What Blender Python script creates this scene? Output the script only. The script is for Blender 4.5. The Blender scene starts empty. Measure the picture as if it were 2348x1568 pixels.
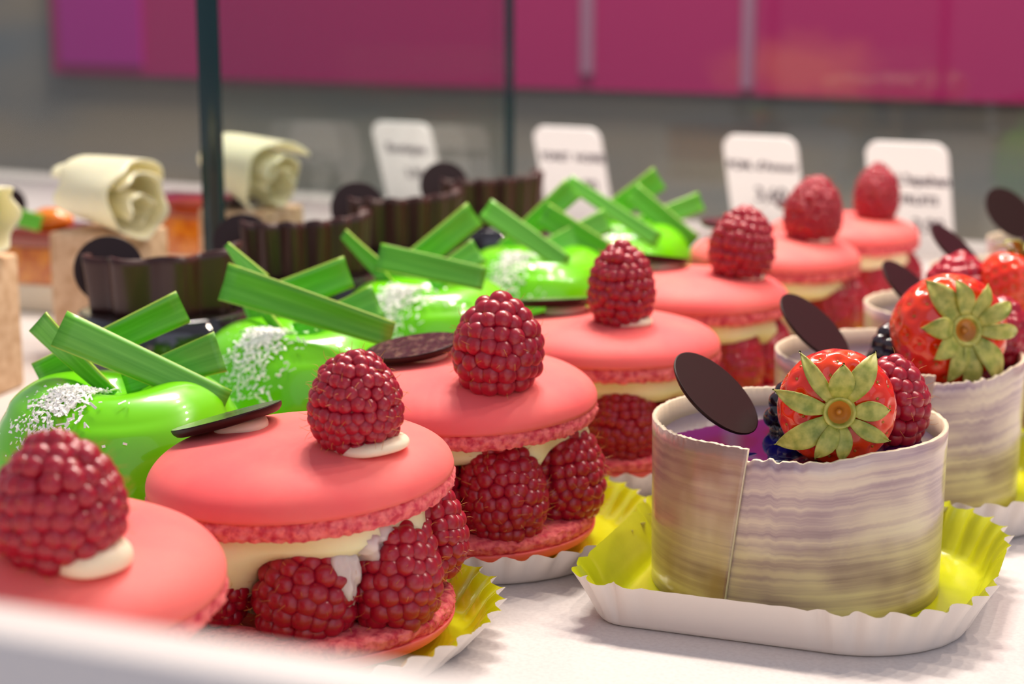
import bpy, bmesh, math, random
import numpy as np
from mathutils import Vector, Matrix, Quaternion, noise
R = math.radians
MM = 0.001
SC = bpy.context.scene
COL = SC.collection
random.seed(7)

# ------------------------------------------------------------------ camera
F = 4000.0; CX, CY = 1174.0, 784.0; PITCH = R(11.15); H = 145.0     # millimetres, pixels of a 2348 wide frame
SP, CP = math.sin(PITCH), math.cos(PITCH)
cd = bpy.data.cameras.new('camera'); cam = bpy.data.objects.new('camera', cd); COL.objects.link(cam)
cam.location = (0, 0, H*MM); cam.rotation_euler = (math.pi/2-PITCH, 0, 0)
cd.sensor_width = 36; cd.lens = F/2348*36; cd.clip_start = 0.005; cd.clip_end = 50
cd.dof.use_dof = True; cd.dof.focus_distance = 0.408; cd.dof.aperture_fstop = 14.0; cd.dof.aperture_blades = 0
SC.camera = cam
CAM_UP = Vector((0, SP, CP)); CAM_F = Vector((0, CP, -SP))
def pixd(x, y, d):
    u, t = (x-CX)/F, (y-CY)/F
    return Vector((u*d, d*(CP-t*SP), H-d*(SP+t*CP)))
def pix(x, y, z):
    return pixd(x, y, (H-z)/(SP+(y-CY)/F*CP))

# ------------------------------------------------------------------ world, lights, exposure
SC.view_settings.view_transform = 'Standard'; SC.view_settings.look = 'None'
SC.view_settings.exposure = 0.0; SC.view_settings.gamma = 1.0; SC.view_settings.use_curve_mapping = False
W = bpy.data.worlds.new('world'); SC.world = W; W.use_nodes = True
bg = W.node_tree.nodes['Background']; bg.inputs[0].default_value = (0.80, 0.84, 1.0, 1); bg.inputs[1].default_value = 0.44
def area(name, loc, target, size, energy, color, shape='DISK'):
    l = bpy.data.lights.new(name, 'AREA'); l.shape = shape; l.size = size; l.energy = energy; l.color = color
    o = bpy.data.objects.new(name, l); COL.objects.link(o); o.location = loc
    o.rotation_euler = (Vector(target)-Vector(loc)).to_track_quat('-Z', 'Y').to_euler()
    return o
for i in range(6):                                                   # the row of warm spots above the display
    area('case_spot', (-0.12+0.125*i, 0.86-0.07*i, 0.66), (0.02+0.04*i, 0.48, 0.0), 0.020, 1.0, (1.0, 0.83, 0.69))
area('shop_window_light', (0.55, -1.0, 0.85), (0.05, 0.5, 0), 1.5, 3.4, (0.74, 0.77, 1.0))
area('back_wall_fill', (0.1, 1.30, 1.5), (0.1, 1.9, 0.0), 0.5, 34.0, (1.0, 0.93, 0.86))  # added lamp out of view, brightens the back wall

# ------------------------------------------------------------------ helpers
def lin(c):
    c = c/255.0
    return c/12.92 if c <= 0.04045 else ((c+0.055)/1.055)**2.4
def rgb(r, g, b): return (lin(r), lin(g), lin(b), 1)

def tag(o, label, cat, group=None, kind=None):
    if label: o['label'] = label
    if cat: o['category'] = cat
    if group: o['group'] = group
    if kind: o['kind'] = kind
    return o
def empty(name, loc=(0, 0, 0), rot=(0, 0, 0), label=None, cat=None, group=None):
    o = bpy.data.objects.new(name, None); COL.objects.link(o); o.empty_display_size = 0.01
    o.location = Vector(loc)*MM; o.rotation_euler = rot
    return tag(o, label, cat, group)
def mesh(name, verts, faces, mat=None, smooth=True, sharp=None):
    me = bpy.data.meshes.new(name)
    if isinstance(verts, np.ndarray): v = (verts*MM).tolist()
    else: v = [(a[0]*MM, a[1]*MM, a[2]*MM) for a in verts]
    me.from_pydata(v, [], faces); me.update()
    if smooth: me.polygons.foreach_set('use_smooth', [True]*len(me.polygons))
    if sharp: me.set_sharp_from_angle(angle=R(sharp))
    if mat: me.materials.append(mat)
    return me
def link(name, me, parent=None, loc=(0, 0, 0), rot=None):
    o = bpy.data.objects.new(name, me); COL.objects.link(o); o.parent = parent
    o.location = Vector(loc)*MM
    if rot is not None:
        if isinstance(rot, Quaternion): o.rotation_mode = 'QUATERNION'; o.rotation_quaternion = rot
        else: o.rotation_euler = rot
    return o
def part(name, verts, faces, mat, parent=None, smooth=True, sharp=None, loc=(0, 0, 0), rot=None):
    return link(name, mesh(name, verts, faces, mat, smooth, sharp), parent, loc, rot)
def grid_faces(nr, ns, closed=True, off=0):
    f = []
    for i in range(nr-1):
        for j in range(ns if closed else ns-1):
            k = (j+1) % ns
            f.append((off+i*ns+j, off+i*ns+k, off+(i+1)*ns+k, off+(i+1)*ns+j))
    return f
def lathe(profile, n=64, fn=None):
    """profile from outside bottom to top centre; (0, z) ends become poles"""
    v, f, rings = [], [], []
    for (r, z) in profile:
        if r < 1e-6: rings.append([len(v)]); v.append((0, 0, z))
        else:
            s = len(v)
            for j in range(n):
                a = 2*math.pi*j/n
                p = (r*math.cos(a), r*math.sin(a), z)
                v.append(fn(p, a, r, z) if fn else p)
            rings.append(list(range(s, s+n)))
    for A, B in zip(rings, rings[1:]):
        for j in range(n):
            k = (j+1) % n
            if len(A) == 1 and len(B) == 1: continue
            if len(A) == 1: f.append((A[0], B[k], B[j]))
            elif len(B) == 1: f.append((A[j], A[k], B[0]))
            else: f.append((A[j], A[k], B[k], B[j]))
    return v, f
def smooth_profile(pts, k=6):
    out = []
    P = [pts[0]]+list(pts)+[pts[-1]]
    for i in range(1, len(P)-2):
        for s in range(k):
            t = s/k
            q = []
            for c in range(2):
                a, b, c_, d = P[i-1][c], P[i][c], P[i+1][c], P[i+2][c]
                q.append(0.5*((2*b)+(-a+c_)*t+(2*a-5*b+4*c_-d)*t*t+(-a+3*b-3*c_+d)*t**3))
            out.append((max(q[0], 0.0), q[1]))
    out.append(pts[-1])
    return out
def box_vf(cx, cy, cz, sx, sy, sz, M=None):
    v = [Vector((cx+sx*a/2, cy+sy*b/2, cz+sz*c/2)) for c in (-1, 1) for a, b in ((-1, -1), (1, -1), (1, 1), (-1, 1))]
    if M: v = [M @ p for p in v]
    f = [(0, 3, 2, 1), (4, 5, 6, 7), (0, 1, 5, 4), (1, 2, 6, 5), (2, 3, 7, 6), (3, 0, 4, 7)]
    return v, f
def bevel_mesh(me, w, seg=2):
    bm = bmesh.new(); bm.from_mesh(me)
    bmesh.ops.bevel(bm, geom=bm.edges[:], offset=w*MM, segments=seg, profile=0.5, affect='EDGES')
    bm.to_mesh(me); bm.free()
    me.polygons.foreach_set('use_smooth', [True]*len(me.polygons)); me.set_sharp_from_angle(angle=R(40))
def box(name, c, s, mat, parent=None, rz=0, bevel=0):
    M = Matrix.Rotation(rz, 4, 'Z')
    v, f = box_vf(0, 0, 0, *s); me = mesh(name, v, f, mat, smooth=False)
    if bevel: bevel_mesh(me, bevel)
    return link(name, me, parent, c, (0, 0, rz))
def ico(sub):
    bm = bmesh.new(); bmesh.ops.create_icosphere(bm, subdivisions=sub, radius=1.0)
    v = np.array([p.co[:] for p in bm.verts]); f = [[q.index for q in a.verts] for a in bm.faces]
    bm.free(); return v, f

# ------------------------------------------------------------------ materials
def mat(name, color, rough=0.5, **kw):
    m = bpy.data.materials.new(name); m.use_nodes = True
    b = m.node_tree.nodes['Principled BSDF']
    b.inputs['Base Color'].default_value = color; b.inputs['Roughness'].default_value = rough
    names = dict(sss='Subsurface Weight', coat='Coat Weight', coat_r='Coat Roughness', sheen='Sheen Weight', spec='Specular IOR Level',
                 trans='Transmission Weight', metal='Metallic', ior='IOR', sheen_r='Sheen Roughness', alpha='Alpha')
    for k, v in kw.items():
        if k in names: b.inputs[names[k]].default_value = v
    if 'sss' in kw:
        b.inputs['Subsurface Radius'].default_value = kw.get('rad', (1.0, 0.4, 0.25)); b.inputs['Subsurface Scale'].default_value = kw.get('scale', 0.002)
    if 'sheen_c' in kw: b.inputs['Sheen Tint'].default_value = kw['sheen_c']
    return m
def N(m, typ, **props):
    n = m.node_tree.nodes.new(typ)
    for k, v in props.items():
        if hasattr(n, k): setattr(n, k, v)
    return n
def L(m, a, b): m.node_tree.links.new(a, b)
def bsdf(m): return m.node_tree.nodes['Principled BSDF']
def ramp(m, fac, stops):
    r = N(m, 'ShaderNodeValToRGB'); e = r.color_ramp.elements
    while len(e) < len(stops): e.new(0.5)
    for i, (p, c) in enumerate(stops): e[i].position = p; e[i].color = c
    L(m, fac, r.inputs[0]); return r.outputs[0]
def noise_tex(m, scale, detail=3, coord='Object', mapping=None, rough=0.5):
    tc = N(m, 'ShaderNodeTexCoord'); src = tc.outputs[coord]
    if mapping:
        mp = N(m, 'ShaderNodeMapping'); mp.inputs['Scale'].default_value = mapping; L(m, src, mp.inputs[0]); src = mp.outputs[0]
    n = N(m, 'ShaderNodeTexNoise'); n.inputs['Scale'].default_value = scale; n.inputs['Detail'].default_value = detail
    n.inputs['Roughness'].default_value = rough
    L(m, src, n.inputs['Vector']); return n.outputs['Fac']
def bump(m, height, strength=0.3, dist=0.0005):
    b = N(m, 'ShaderNodeBump'); b.inputs['Strength'].default_value = strength; b.inputs['Distance'].default_value = dist
    L(m, height, b.inputs['Height']); L(m, b.outputs[0], bsdf(m).inputs['Normal'])
def tint(m, scale, c0, c1, lo=0.35, hi=0.65, detail=4, mapping=None, coord='Object'):
    L(m, ramp(m, noise_tex(m, scale, detail, coord, mapping), [(lo, c0), (hi, c1)]), bsdf(m).inputs['Base Color'])

M = {}
m = M['counter'] = mat('white_counter', rgb(236, 230, 226), 0.28); tint(m, 900, rgb(216, 208, 203), rgb(226, 219, 214), 0.3, 0.6)
M['panel_white'] = mat('white_panel', rgb(236, 227, 220), 0.5)
m = M['paper'] = mat('white_paperboard', rgb(230, 222, 214), 0.55, coat=0.15, coat_r=0.35); bump(m, noise_tex(m, 700, 3), 0.08, 0.0004)
m = M['lime'] = mat('lime_gold_lining', rgb(205, 212, 10), 0.22, coat=0.6, coat_r=0.12)
tint(m, 60, rgb(184, 190, 2), rgb(204, 208, 18)); bump(m, noise_tex(m, 160, 2), 0.12, 0.0006)
m = M['shell'] = mat('pink_macaron_shell', rgb(244, 118, 118), 0.6, sss=0.3, scale=0.0025, spec=0.3)
tint(m, 45, rgb(252, 104, 104), rgb(255, 122, 114)); bump(m, noise_tex(m, 1500, 3), 0.12, 0.0002)
m = M['foot'] = mat('pink_macaron_foot', rgb(244, 105, 112), 0.75, sss=0.3, scale=0.002)
tint(m, 500, rgb(208, 52, 76), rgb(252, 124, 122), 0.34, 0.58); bump(m, noise_tex(m, 1400, 4), 0.5, 0.0004)
M['cream'] = mat('pale_yellow_cream', rgb(250, 238, 190), 0.42, sss=0.5, scale=0.004, rad=(1, 0.8, 0.5))
M['cream_white'] = mat('ivory_cream', rgb(248, 228, 196), 0.45, sss=0.5, scale=0.003, rad=(1, 0.8, 0.6))
M['lychee'] = mat('translucent_lychee', rgb(226, 205, 200), 0.25, sss=0.8, scale=0.006, rad=(1, 0.8, 0.75), coat=0.4)
m = M['berry'] = mat('raspberry_red', rgb(170, 14, 36), 0.3, sss=0.5, scale=0.0022, rad=(1.0, 0.1, 0.14), sheen=0.05, sheen_r=0.4, sheen_c=(0.75, 0.45, 0.6, 1), spec=0.6)
tint(m, 130, rgb(152, 6, 38), rgb(186, 16, 46))
M['berry_core'] = mat('raspberry_core', rgb(130, 8, 30), 0.5)
M['hair'] = mat('golden_berry_hair', rgb(214, 150, 70), 0.5)
M['blackberry'] = mat('blackberry_black', rgb(38, 12, 24), 0.14, coat=0.7, coat_r=0.06)
m = M['choc'] = mat('dark_chocolate', rgb(66, 32, 27), 0.36, spec=0.5)
m = M['choc_shiny'] = mat('polished_dark_chocolate', rgb(36, 13, 10), 0.42, spec=0.3)
m = M['choc_top'] = mat('textured_dark_chocolate', rgb(52, 34, 26), 0.26, coat=0.4, coat_r=0.15)
tint(m, 420, rgb(44, 26, 20), rgb(112, 88, 70), 0.48, 0.68, 3, (1, 0.45, 1)); bump(m, noise_tex(m, 420, 3, mapping=(1, 0.45, 1)), 0.9, 0.0006)
M['choc_glaze'] = mat('black_mirror_glaze', rgb(20, 12, 16), 0.06, coat=1.0, coat_r=0.03)
M['green'] = mat('green_mirror_glaze', rgb(118, 214, 8), 0.25, coat=0.5, coat_r=0.03, spec=0.25, sss=0.2, scale=0.004, rad=(0.8, 1.0, 0.15))
m = M['coconut'] = mat('coconut_flakes', rgb(255, 254, 246), 0.6)
# leaf: yellowish cut edges, long pale streaks
m = M['leaf'] = mat('green_leaf_strip', rgb(70, 165, 40), 0.38, coat=0.15, coat_r=0.3)
tc = N(m, 'ShaderNodeTexCoord'); sx = N(m, 'ShaderNodeSeparateXYZ'); L(m, tc.outputs['UV'], sx.inputs[0])
body = ramp(m, noise_tex(m, 1.0, 2, 'UV', (0.35, 5, 1)), [(0.36, rgb(80, 168, 22)), (0.68, rgb(116, 200, 62))])
e = N(m, 'ShaderNodeMath', operation='SUBTRACT'); e.inputs[1].default_value = 0.5; L(m, sx.outputs[1], e.inputs[0])
ea = N(m, 'ShaderNodeMath', operation='ABSOLUTE'); L(m, e.outputs[0], ea.inputs[0])
er = ramp(m, ea.outputs[0], [(0.455, (0, 0, 0, 1)), (0.495, (1, 1, 1, 1))])
mx = N(m, 'ShaderNodeMixRGB'); L(m, er, mx.inputs[0]); L(m, body, mx.inputs[1]); mx.inputs[2].default_value = rgb(170, 205, 70)
L(m, mx.outputs[0], bsdf(m).inputs['Base Color'])
# marbled white chocolate band: streaks run around the cup
m = M['marble'] = mat('marbled_white_chocolate', rgb(214, 196, 180), 0.3, coat=0.5, coat_r=0.12, sss=0.12, scale=0.002, rad=(1, 0.8, 0.6))
n1 = noise_tex(m, 1.0, 3, 'UV', (0.35, 15, 1), 0.55); n2 = noise_tex(m, 1.0, 2, 'UV', (1.6, 2.6, 1))
mm_ = N(m, 'ShaderNodeMixRGB'); mm_.inputs[0].default_value = 0.5; L(m, n1, mm_.inputs[1]); L(m, n2, mm_.inputs[2])
L(m, ramp(m, mm_.outputs[0], [(0.36, rgb(146, 118, 132)), (0.46, rgb(188, 162, 164)), (0.54, rgb(218, 196, 182)), (0.64, rgb(236, 218, 194))]), bsdf(m).inputs['Base Color'])
tcb = N(m, 'ShaderNodeTexCoord'); sxb = N(m, 'ShaderNodeSeparateXYZ'); L(m, tcb.outputs['UV'], sxb.inputs[0])    # browner marbling mixed with painted shade towards the sheet's end
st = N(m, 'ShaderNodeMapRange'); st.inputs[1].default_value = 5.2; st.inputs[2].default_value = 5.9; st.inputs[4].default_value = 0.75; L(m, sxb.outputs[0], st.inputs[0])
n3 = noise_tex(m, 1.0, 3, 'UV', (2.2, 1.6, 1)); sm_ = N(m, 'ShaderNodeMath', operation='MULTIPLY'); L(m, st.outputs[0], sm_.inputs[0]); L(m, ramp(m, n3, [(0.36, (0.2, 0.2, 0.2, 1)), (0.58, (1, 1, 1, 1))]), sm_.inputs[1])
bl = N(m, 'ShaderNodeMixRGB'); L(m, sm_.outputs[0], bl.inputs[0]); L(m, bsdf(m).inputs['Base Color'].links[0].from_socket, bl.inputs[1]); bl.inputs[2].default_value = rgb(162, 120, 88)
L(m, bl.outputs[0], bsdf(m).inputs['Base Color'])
bump(m, n1, 0.08, 0.0005)
M['ivory'] = mat('ivory_chocolate_inside', rgb(232, 214, 186), 0.4, sss=0.15, scale=0.002, rad=(1, 0.8, 0.6))
m = M['purple'] = mat('purple_berry_glaze', rgb(70, 34, 120), 0.07, coat=1.0, coat_r=0.03); tint(m, 35, rgb(10, 8, 70), rgb(26, 18, 104), 0.4, 0.75, 2)
M['straw'] = mat('strawberry_red', rgb(232, 44, 14), 0.16, sss=0.3, scale=0.003, rad=(1, 0.25, 0.1), coat=0.8, coat_r=0.06, spec=0.35)
m = M['straw']; tint(m, 40, rgb(234, 42, 4), rgb(246, 84, 14), 0.4, 0.7, 2); bump(m, noise_tex(m, 260, 2), 0.15, 0.0005)
M['seed'] = mat('strawberry_seed', rgb(176, 120, 30), 0.4)
m = M['sepal'] = mat('strawberry_sepal', rgb(150, 160, 62), 0.5, coat=0.25, coat_r=0.25); tint(m, 260, rgb(126, 140, 40), rgb(196, 190, 92), 0.35, 0.62, 3)
M['hull'] = mat('strawberry_hull_pit', rgb(190, 120, 30), 0.4, coat=0.5)
m = M['curl'] = mat('white_chocolate', rgb(255, 245, 202), 0.4, sss=0.4, scale=0.004, rad=(1, 0.85, 0.5))
m = M['biscuit'] = mat('beige_mousse_block', rgb(214, 176, 138), 0.7); tint(m, 220, rgb(200, 160, 122), rgb(228, 194, 158)); bump(m, noise_tex(m, 500, 3), 0.4, 0.0006)
m = M['caramel'] = mat('amber_jelly', rgb(206, 112, 20), 0.2, coat=0.7, coat_r=0.1, sss=0.4, scale=0.004, rad=(1, 0.5, 0.1)); tint(m, 160, rgb(190, 92, 14), rgb(222, 138, 34))
M['jelly_top'] = mat('red_brown_jelly', rgb(150, 52, 16), 0.12, coat=1.0, coat_r=0.06)
M['orange'] = mat('orange_fruit_piece', rgb(238, 130, 24), 0.3, coat=0.6, coat_r=0.1)
M['tagw'] = mat('white_tag_plastic', rgb(248, 245, 242), 0.45)
M['ink'] = mat('violet_tag_ink', rgb(58, 34, 60), 0.6)
m = M['wallg'] = mat('grey_wall_paint', rgb(118, 116, 116), 0.8)
tint(m, 2.2, rgb(128, 126, 124), rgb(160, 140, 118), 0.35, 0.65, 4, (1, 1, 5))
M['magenta'] = mat('magenta_panel', rgb(150, 34, 88), 0.5)
M['purple_panel'] = mat('purple_panel', rgb(182, 4, 134), 0.5)
M['pale_strip'] = mat('pale_pink_strip', rgb(170, 110, 136), 0.5)
M['coral'] = mat('coral_patch', rgb(186, 74, 88), 0.6)
M['floor'] = mat('grey_shop_floor', rgb(120, 116, 112), 0.6)
M['glass_edge'] = mat('dark_teal_glass_edge', rgb(4, 46, 52), 0.15)
m = M['glass'] = bpy.data.materials.new('clear_glass'); m.use_nodes = True; nt = m.node_tree; nt.nodes.clear()
out = N(m, 'ShaderNodeOutputMaterial'); tr = N(m, 'ShaderNodeBsdfTransparent'); gl = N(m, 'ShaderNodeBsdfGlossy'); gl.inputs['Roughness'].default_value = 0.01
fr = N(m, 'ShaderNodeFresnel'); fr.inputs[0].default_value = 1.45; ms = N(m, 'ShaderNodeMixShader')
tr.inputs[0].default_value = (0.93, 0.965, 0.95, 1)
gm = N(m, 'ShaderNodeNewGeometry'); mr_ = N(m, 'ShaderNodeMapRange'); mr_.inputs[3].default_value = 1.45; mr_.inputs[4].default_value = 1/1.45
L(m, gm.outputs['Backfacing'], mr_.inputs[0]); L(m, mr_.outputs[0], fr.inputs[0])
L(m, fr.outputs[0], ms.inputs[0]); L(m, tr.outputs[0], ms.inputs[1]); L(m, gl.outputs[0], ms.inputs[2]); L(m, ms.outputs[0], out.inputs[0])

# ------------------------------------------------------------------ the setting
PHI = math.atan2(-0.62, 1.0); EV = Vector((math.cos(PHI), math.sin(PHI), 0)); NV = Vector((EV.y, -EV.x, 0))    # NV points back to the camera side
if NV.y > 0: NV = -NV
def slab(name, D0, along0, along1, z0, z1, thick, material, parent=None, **kw):
    """upright slab parallel to the back of the display; its front face is the plane Y + 0.62 X = D0"""
    mid = Vector((0, D0, 0))+EV*((along0+along1)/2)-NV*(thick/2)
    return box(name, (mid.x, mid.y, (z0+z1)/2), (along1-along0, thick, z1-z0), material, parent, PHI, **kw)
def along(x, D0):           # distance along the plane Y + 0.62 X = D0 under picture column x
    u = (x-CX)/F; d = D0/(1+0.62*u); return (Vector((u*d, d, 0))-Vector((0, D0, 0))).dot(EV)
D_TAG, D_GLASS, D_WALL = 1118.0, 1168.0, 1800.0
# counter: its far edge runs just behind the back glass
ct = Vector((0, D_GLASS+60, 0))+NV*(850)
tag(box('counter', (ct.x, ct.y, -20), (3000, 1700, 40), M['counter'], None, PHI, bevel=2), 'white speckled counter top that all the pastries stand on', 'counter')
tag(slab('wall_back', D_WALL, -1500, 1900, -900, 1500, 60, M['wallg']), None, None, None, 'structure')
fl = box('floor', (0, 800, -920), (6000, 5200, 40), M['floor']); tag(fl, None, None, None, 'structure')
# magenta panel on the wall
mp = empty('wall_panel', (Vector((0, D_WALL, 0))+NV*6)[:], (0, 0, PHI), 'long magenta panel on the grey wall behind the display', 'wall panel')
DP = D_WALL-14
def seg(name, x0, x1, material, z0=56.0, z1=600.0, th=12, off=0):
    a0, a1 = along(x0, D_WALL), along(x1, D_WALL)
    o = box(name, ((a0+a1)/2, -off, (z0+z1)/2), (a1-a0, th, z1-z0), material, mp)
    return o
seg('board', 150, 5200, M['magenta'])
tag(seg('purple_board', 172, 356, M['purple_panel'], 68, 600, 3, 7.5), 'brighter violet field at the panel end', None)
for xx in (1360, 1722): tag(seg('pale_strip', xx-14, xx+14, M['pale_strip'], 72 if xx < 1500 else 62, 600, 4, 8), 'pale pinkish grey upright strip', None)
m = M['magenta']; tc = N(m, 'ShaderNodeTexCoord'); mpn = N(m, 'ShaderNodeMapping'); mpn.vector_type = 'POINT'    # soft coral patch near the lower edge
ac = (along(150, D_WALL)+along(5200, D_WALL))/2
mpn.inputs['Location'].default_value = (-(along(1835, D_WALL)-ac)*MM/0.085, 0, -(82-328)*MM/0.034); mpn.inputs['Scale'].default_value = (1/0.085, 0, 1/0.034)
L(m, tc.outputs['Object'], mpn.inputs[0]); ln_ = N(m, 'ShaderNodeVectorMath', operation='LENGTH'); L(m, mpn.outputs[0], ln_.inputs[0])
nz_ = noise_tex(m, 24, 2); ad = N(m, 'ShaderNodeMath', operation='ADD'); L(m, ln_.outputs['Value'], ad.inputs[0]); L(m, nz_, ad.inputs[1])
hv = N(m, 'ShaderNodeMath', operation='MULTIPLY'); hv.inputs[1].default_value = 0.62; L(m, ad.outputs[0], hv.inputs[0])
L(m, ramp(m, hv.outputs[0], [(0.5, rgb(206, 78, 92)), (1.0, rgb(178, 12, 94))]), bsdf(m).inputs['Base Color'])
# back glass and the divider
bgx = slab('back_glass', D_GLASS, -900, 1000, 0.0, 420, 6, M['glass']); tag(bgx, 'tall clear glass pane standing behind the price tags', 'glass pane')
g0, g1 = pixd(493, 560, 711), pixd(1168, 380, 962)
dv = (Vector((g1.x, g1.y, 0))-Vector((g0.x, g0.y, 0))); dl = dv.length; da = math.atan2(dv.y, dv.x)
gd = empty('glass_divider', (g0.x, g0.y, 0), (0, 0, da), 'upright glass divider with dark teal edges between chocolate cups and curl cakes', 'glass divider')
box('pane', (dl/2, 0, 150), (dl-3, 8, 300), M['glass'], gd)
tag(box('front_edge', (0, 0, 150), (3, 9.6, 300), M['glass_edge'], gd, bevel=0.6), 'polished dark teal glass edge', None)
box('rear_edge', (dl, 0, 150), (2.5, 5.2, 300), M['glass_edge'], gd)
# white front panel close to the lens
p0, p1 = pixd(0, 1374, 166), pixd(900, 1553, 151)
zt = p0.z; dv = Vector((p1.x-p0.x, p1.y-p0.y, 0)); da = math.atan2(dv.y, dv.x)
e_ = dv.normalized(); c_ = Vector((p0.x, p0.y, 0))+e_*10+Vector((e_.y, -e_.x, 0))*4
fp = box('front_panel', (c_.x, c_.y, zt/2), (330, 8, zt), M['panel_white'], None, da, bevel=1.2)
tag(fp, 'blurred white upright board along the front of the display, close to the viewer', 'front panel')

# ------------------------------------------------------------------ price tags
def rounded_rect(w, h, r, n=8):
    pts = []
    for cx, cy, a0 in ((w/2-r, h-r, 0), (-w/2+r, h-r, 90), (-w/2+3, 3, 180), (w/2-3, 3, 270)):
        rr = r if cy > 5 else 3
        for k in range(n+1):
            a = R(a0+90*k/n); pts.append((cx+rr*math.cos(a), cy+rr*math.sin(a)))
    return pts
def price_tag(x, ztop, w, lines, label):
    h = 70; lean = R(19)
    u = (x-CX)/F; d = D_TAG/(1+0.62*u)
    top = Vector((u*d, d*1.0, 0))
    base = top-NV*(h*math.sin(lean))
    t = empty('price_tag', (base.x, base.y, ztop-h*math.cos(lean)), (0, 0, PHI), label, 'price tag', 'white price tags along the back glass')
    pts = rounded_rect(w, h, 8); n = len(pts)
    v = [(p[0], -1, p[1]) for p in pts]+[(p[0], 1, p[1]) for p in pts]
    f = [tuple(range(n)), tuple(range(2*n-1, n-1, -1))]+[(i, i+n, (i+1) % n+n, (i+1) % n) for i in range(n)]
    cardm = mesh('card', v, f, M['tagw'], smooth=False)
    c = link('card', cardm, t, rot=(lean, 0, 0))
    v, f = box_vf(0, 0, 0, w*0.7, 12, 2.4); s = part('foot', v, f, M['tagw'], t, smooth=False, loc=(0, 5, 1.2-(ztop-h*math.cos(lean))))
    for (txt, zz, size, dx) in lines:
        cu = bpy.data.curves.new('lettering', 'FONT'); cu.body = txt; cu.size = size*MM; cu.align_x = 'CENTER'; cu.extrude = 0.00015; cu.offset = 0.00022
        cu.materials.append(M['ink'])
        o = link('text', cu, c); dg = bpy.context.evaluated_depsgraph_get(); tm_ = bpy.data.meshes.new_from_object(o.evaluated_get(dg)); bpy.data.objects.remove(o)
        link('lettering', tm_, c, (dx, -1.12, zz), (math.pi/2, 0, 0))
TAGS = [(918, 64, 47, [('Exotique', 49, 9, 1), ('3,90', 31, 9, 4)], 'price tag behind the glass divider, farthest along the back, one short line of writing'),
        (1296, 65.5, 48, [('FORET  NOIRE', 48, 7, 2), ('3,90', 28, 10, 8)], 'price tag just past the thin glass edge, behind the chocolate cups, two-word line'),
        (1738, 65.5, 47, [('POM. d\'Amour', 49, 7.2, 0), ('3,60', 29, 12, 4)], 'price tag standing behind the green glazed cakes, beside the fifth macaron\'s raspberry'),
        (2074, 65.5, 48, [('L\'Ispahan', 45, 8.5, 9), ('FRUITS', 33, 7, 6), ('3,90', 16, 11, 10)], 'price tag standing behind the last macaron of the row, three lines of writing')]
for a in TAGS: price_tag(*a)

# ------------------------------------------------------------------ cardboard trays
ROW = math.atan2(0.9, 0.42)-math.pi/2           # rows recede to the right: local y runs along the row
def tray_mesh(a, b, rc, seed):
    rnd = random.Random(seed)
    P = []      # x, y, nx, ny, corner weight, arc length
    S = 0
    rf = rc if seed == 1 else 13.5
    corners = ((a-rc, -(b-rc), -90, rc), (a-rc, b-rc, 0, rc), (-(a-rc), b-rc, 90, rc), (-(a-rf), -(b-rf), 180, rf))
    for ci, (cx, cy, a0, r) in enumerate(corners):
        n = 72
        for k in range(n):
            t = R(a0+90*k/n); P.append((cx+r*math.cos(t), cy+r*math.sin(t), math.cos(t), math.sin(t), 1.0))
        nx_, ny_, a1, r1 = corners[(ci+1) % 4]
        t = R(a0+90); q0 = Vector((cx+r*math.cos(t), cy+r*math.sin(t))); q1 = Vector((nx_+r1*math.cos(t), ny_+r1*math.sin(t)))
        nn = 24
        for k in range(nn):
            q = q0.lerp(q1, k/nn); s = abs(k/nn-0.5)*2
            P.append((q.x, q.y, math.cos(t), math.sin(t), max(0, (s-0.62)/0.38)))
    n = len(P); arc = [0]
    for i in range(1, n): arc.append(arc[-1]+math.hypot(P[i][0]-P[i-1][0], P[i][1]-P[i-1][1]))
    tot = arc[-1]+math.hypot(P[0][0]-P[-1][0], P[0][1]-P[-1][1]); wl = tot/round(tot/8.0)
    prof = [(12, 0.0), (7.0, 0.0), (6.0, 0.5), (5.2, 1.6), (3.6, 5.4), (1.6, 9.4), (0, 12.2)] if seed == 2 else [(14, 0.0), (9, 0.0), (7.6, 0.5), (6.4, 1.6), (4, 4.6), (1.8, 7.4), (0, 9.4)]
    ZM = prof[-1][1]
    def rings(din, dz):
        v = []
        for (ins, z) in prof:
            hfr = z/ZM
            for i, (x, y, nx, ny, w) in enumerate(P):
                ph = 2*math.pi*arc[i]/wl; fl = (math.sin(ph)+0.25*math.sin(2*ph+.6))*w*1.25*hfr
                rag = noise.noise(Vector((arc[i]*0.9, seed*3.1, 0)))*0.25*hfr
                off = -ins+fl-din*(0 if z >= ZM else 1)
                v.append((x+nx*off, y+ny*off, z+(dz if z < ZM else 0.02)+(0.55*w*math.cos(ph)+rag)*hfr**2))
        c = len(v); v.append((0, 0, dz)); nn = len(P)
        f = grid_faces(len(prof), nn)+[(c, (j+1) % nn, j) for j in range(nn)]
        return v, f
    return rings(0, 0), rings(0.45, 0.4)
TRAY = {}
def tray(center, key, label, rz=0.0):
    if key not in TRAY:
        (v, f), (v2, f2) = tray_mesh(*key)
        TRAY[key] = (mesh('tray', v, [tuple(reversed(q)) for q in f], M['paper']), mesh('lining', v2, f2, M['lime']))
    t = link('cardboard_tray', TRAY[key][0], None, (center[0], center[1], 0.05), (0, 0, ROW+rz))
    tag(t, label, 'tray', 'little cardboard trays under the pastries')
    l = link('lining', TRAY[key][1], t); tag(l, 'glossy lime-gold inner lining', None)
    return t

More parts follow.
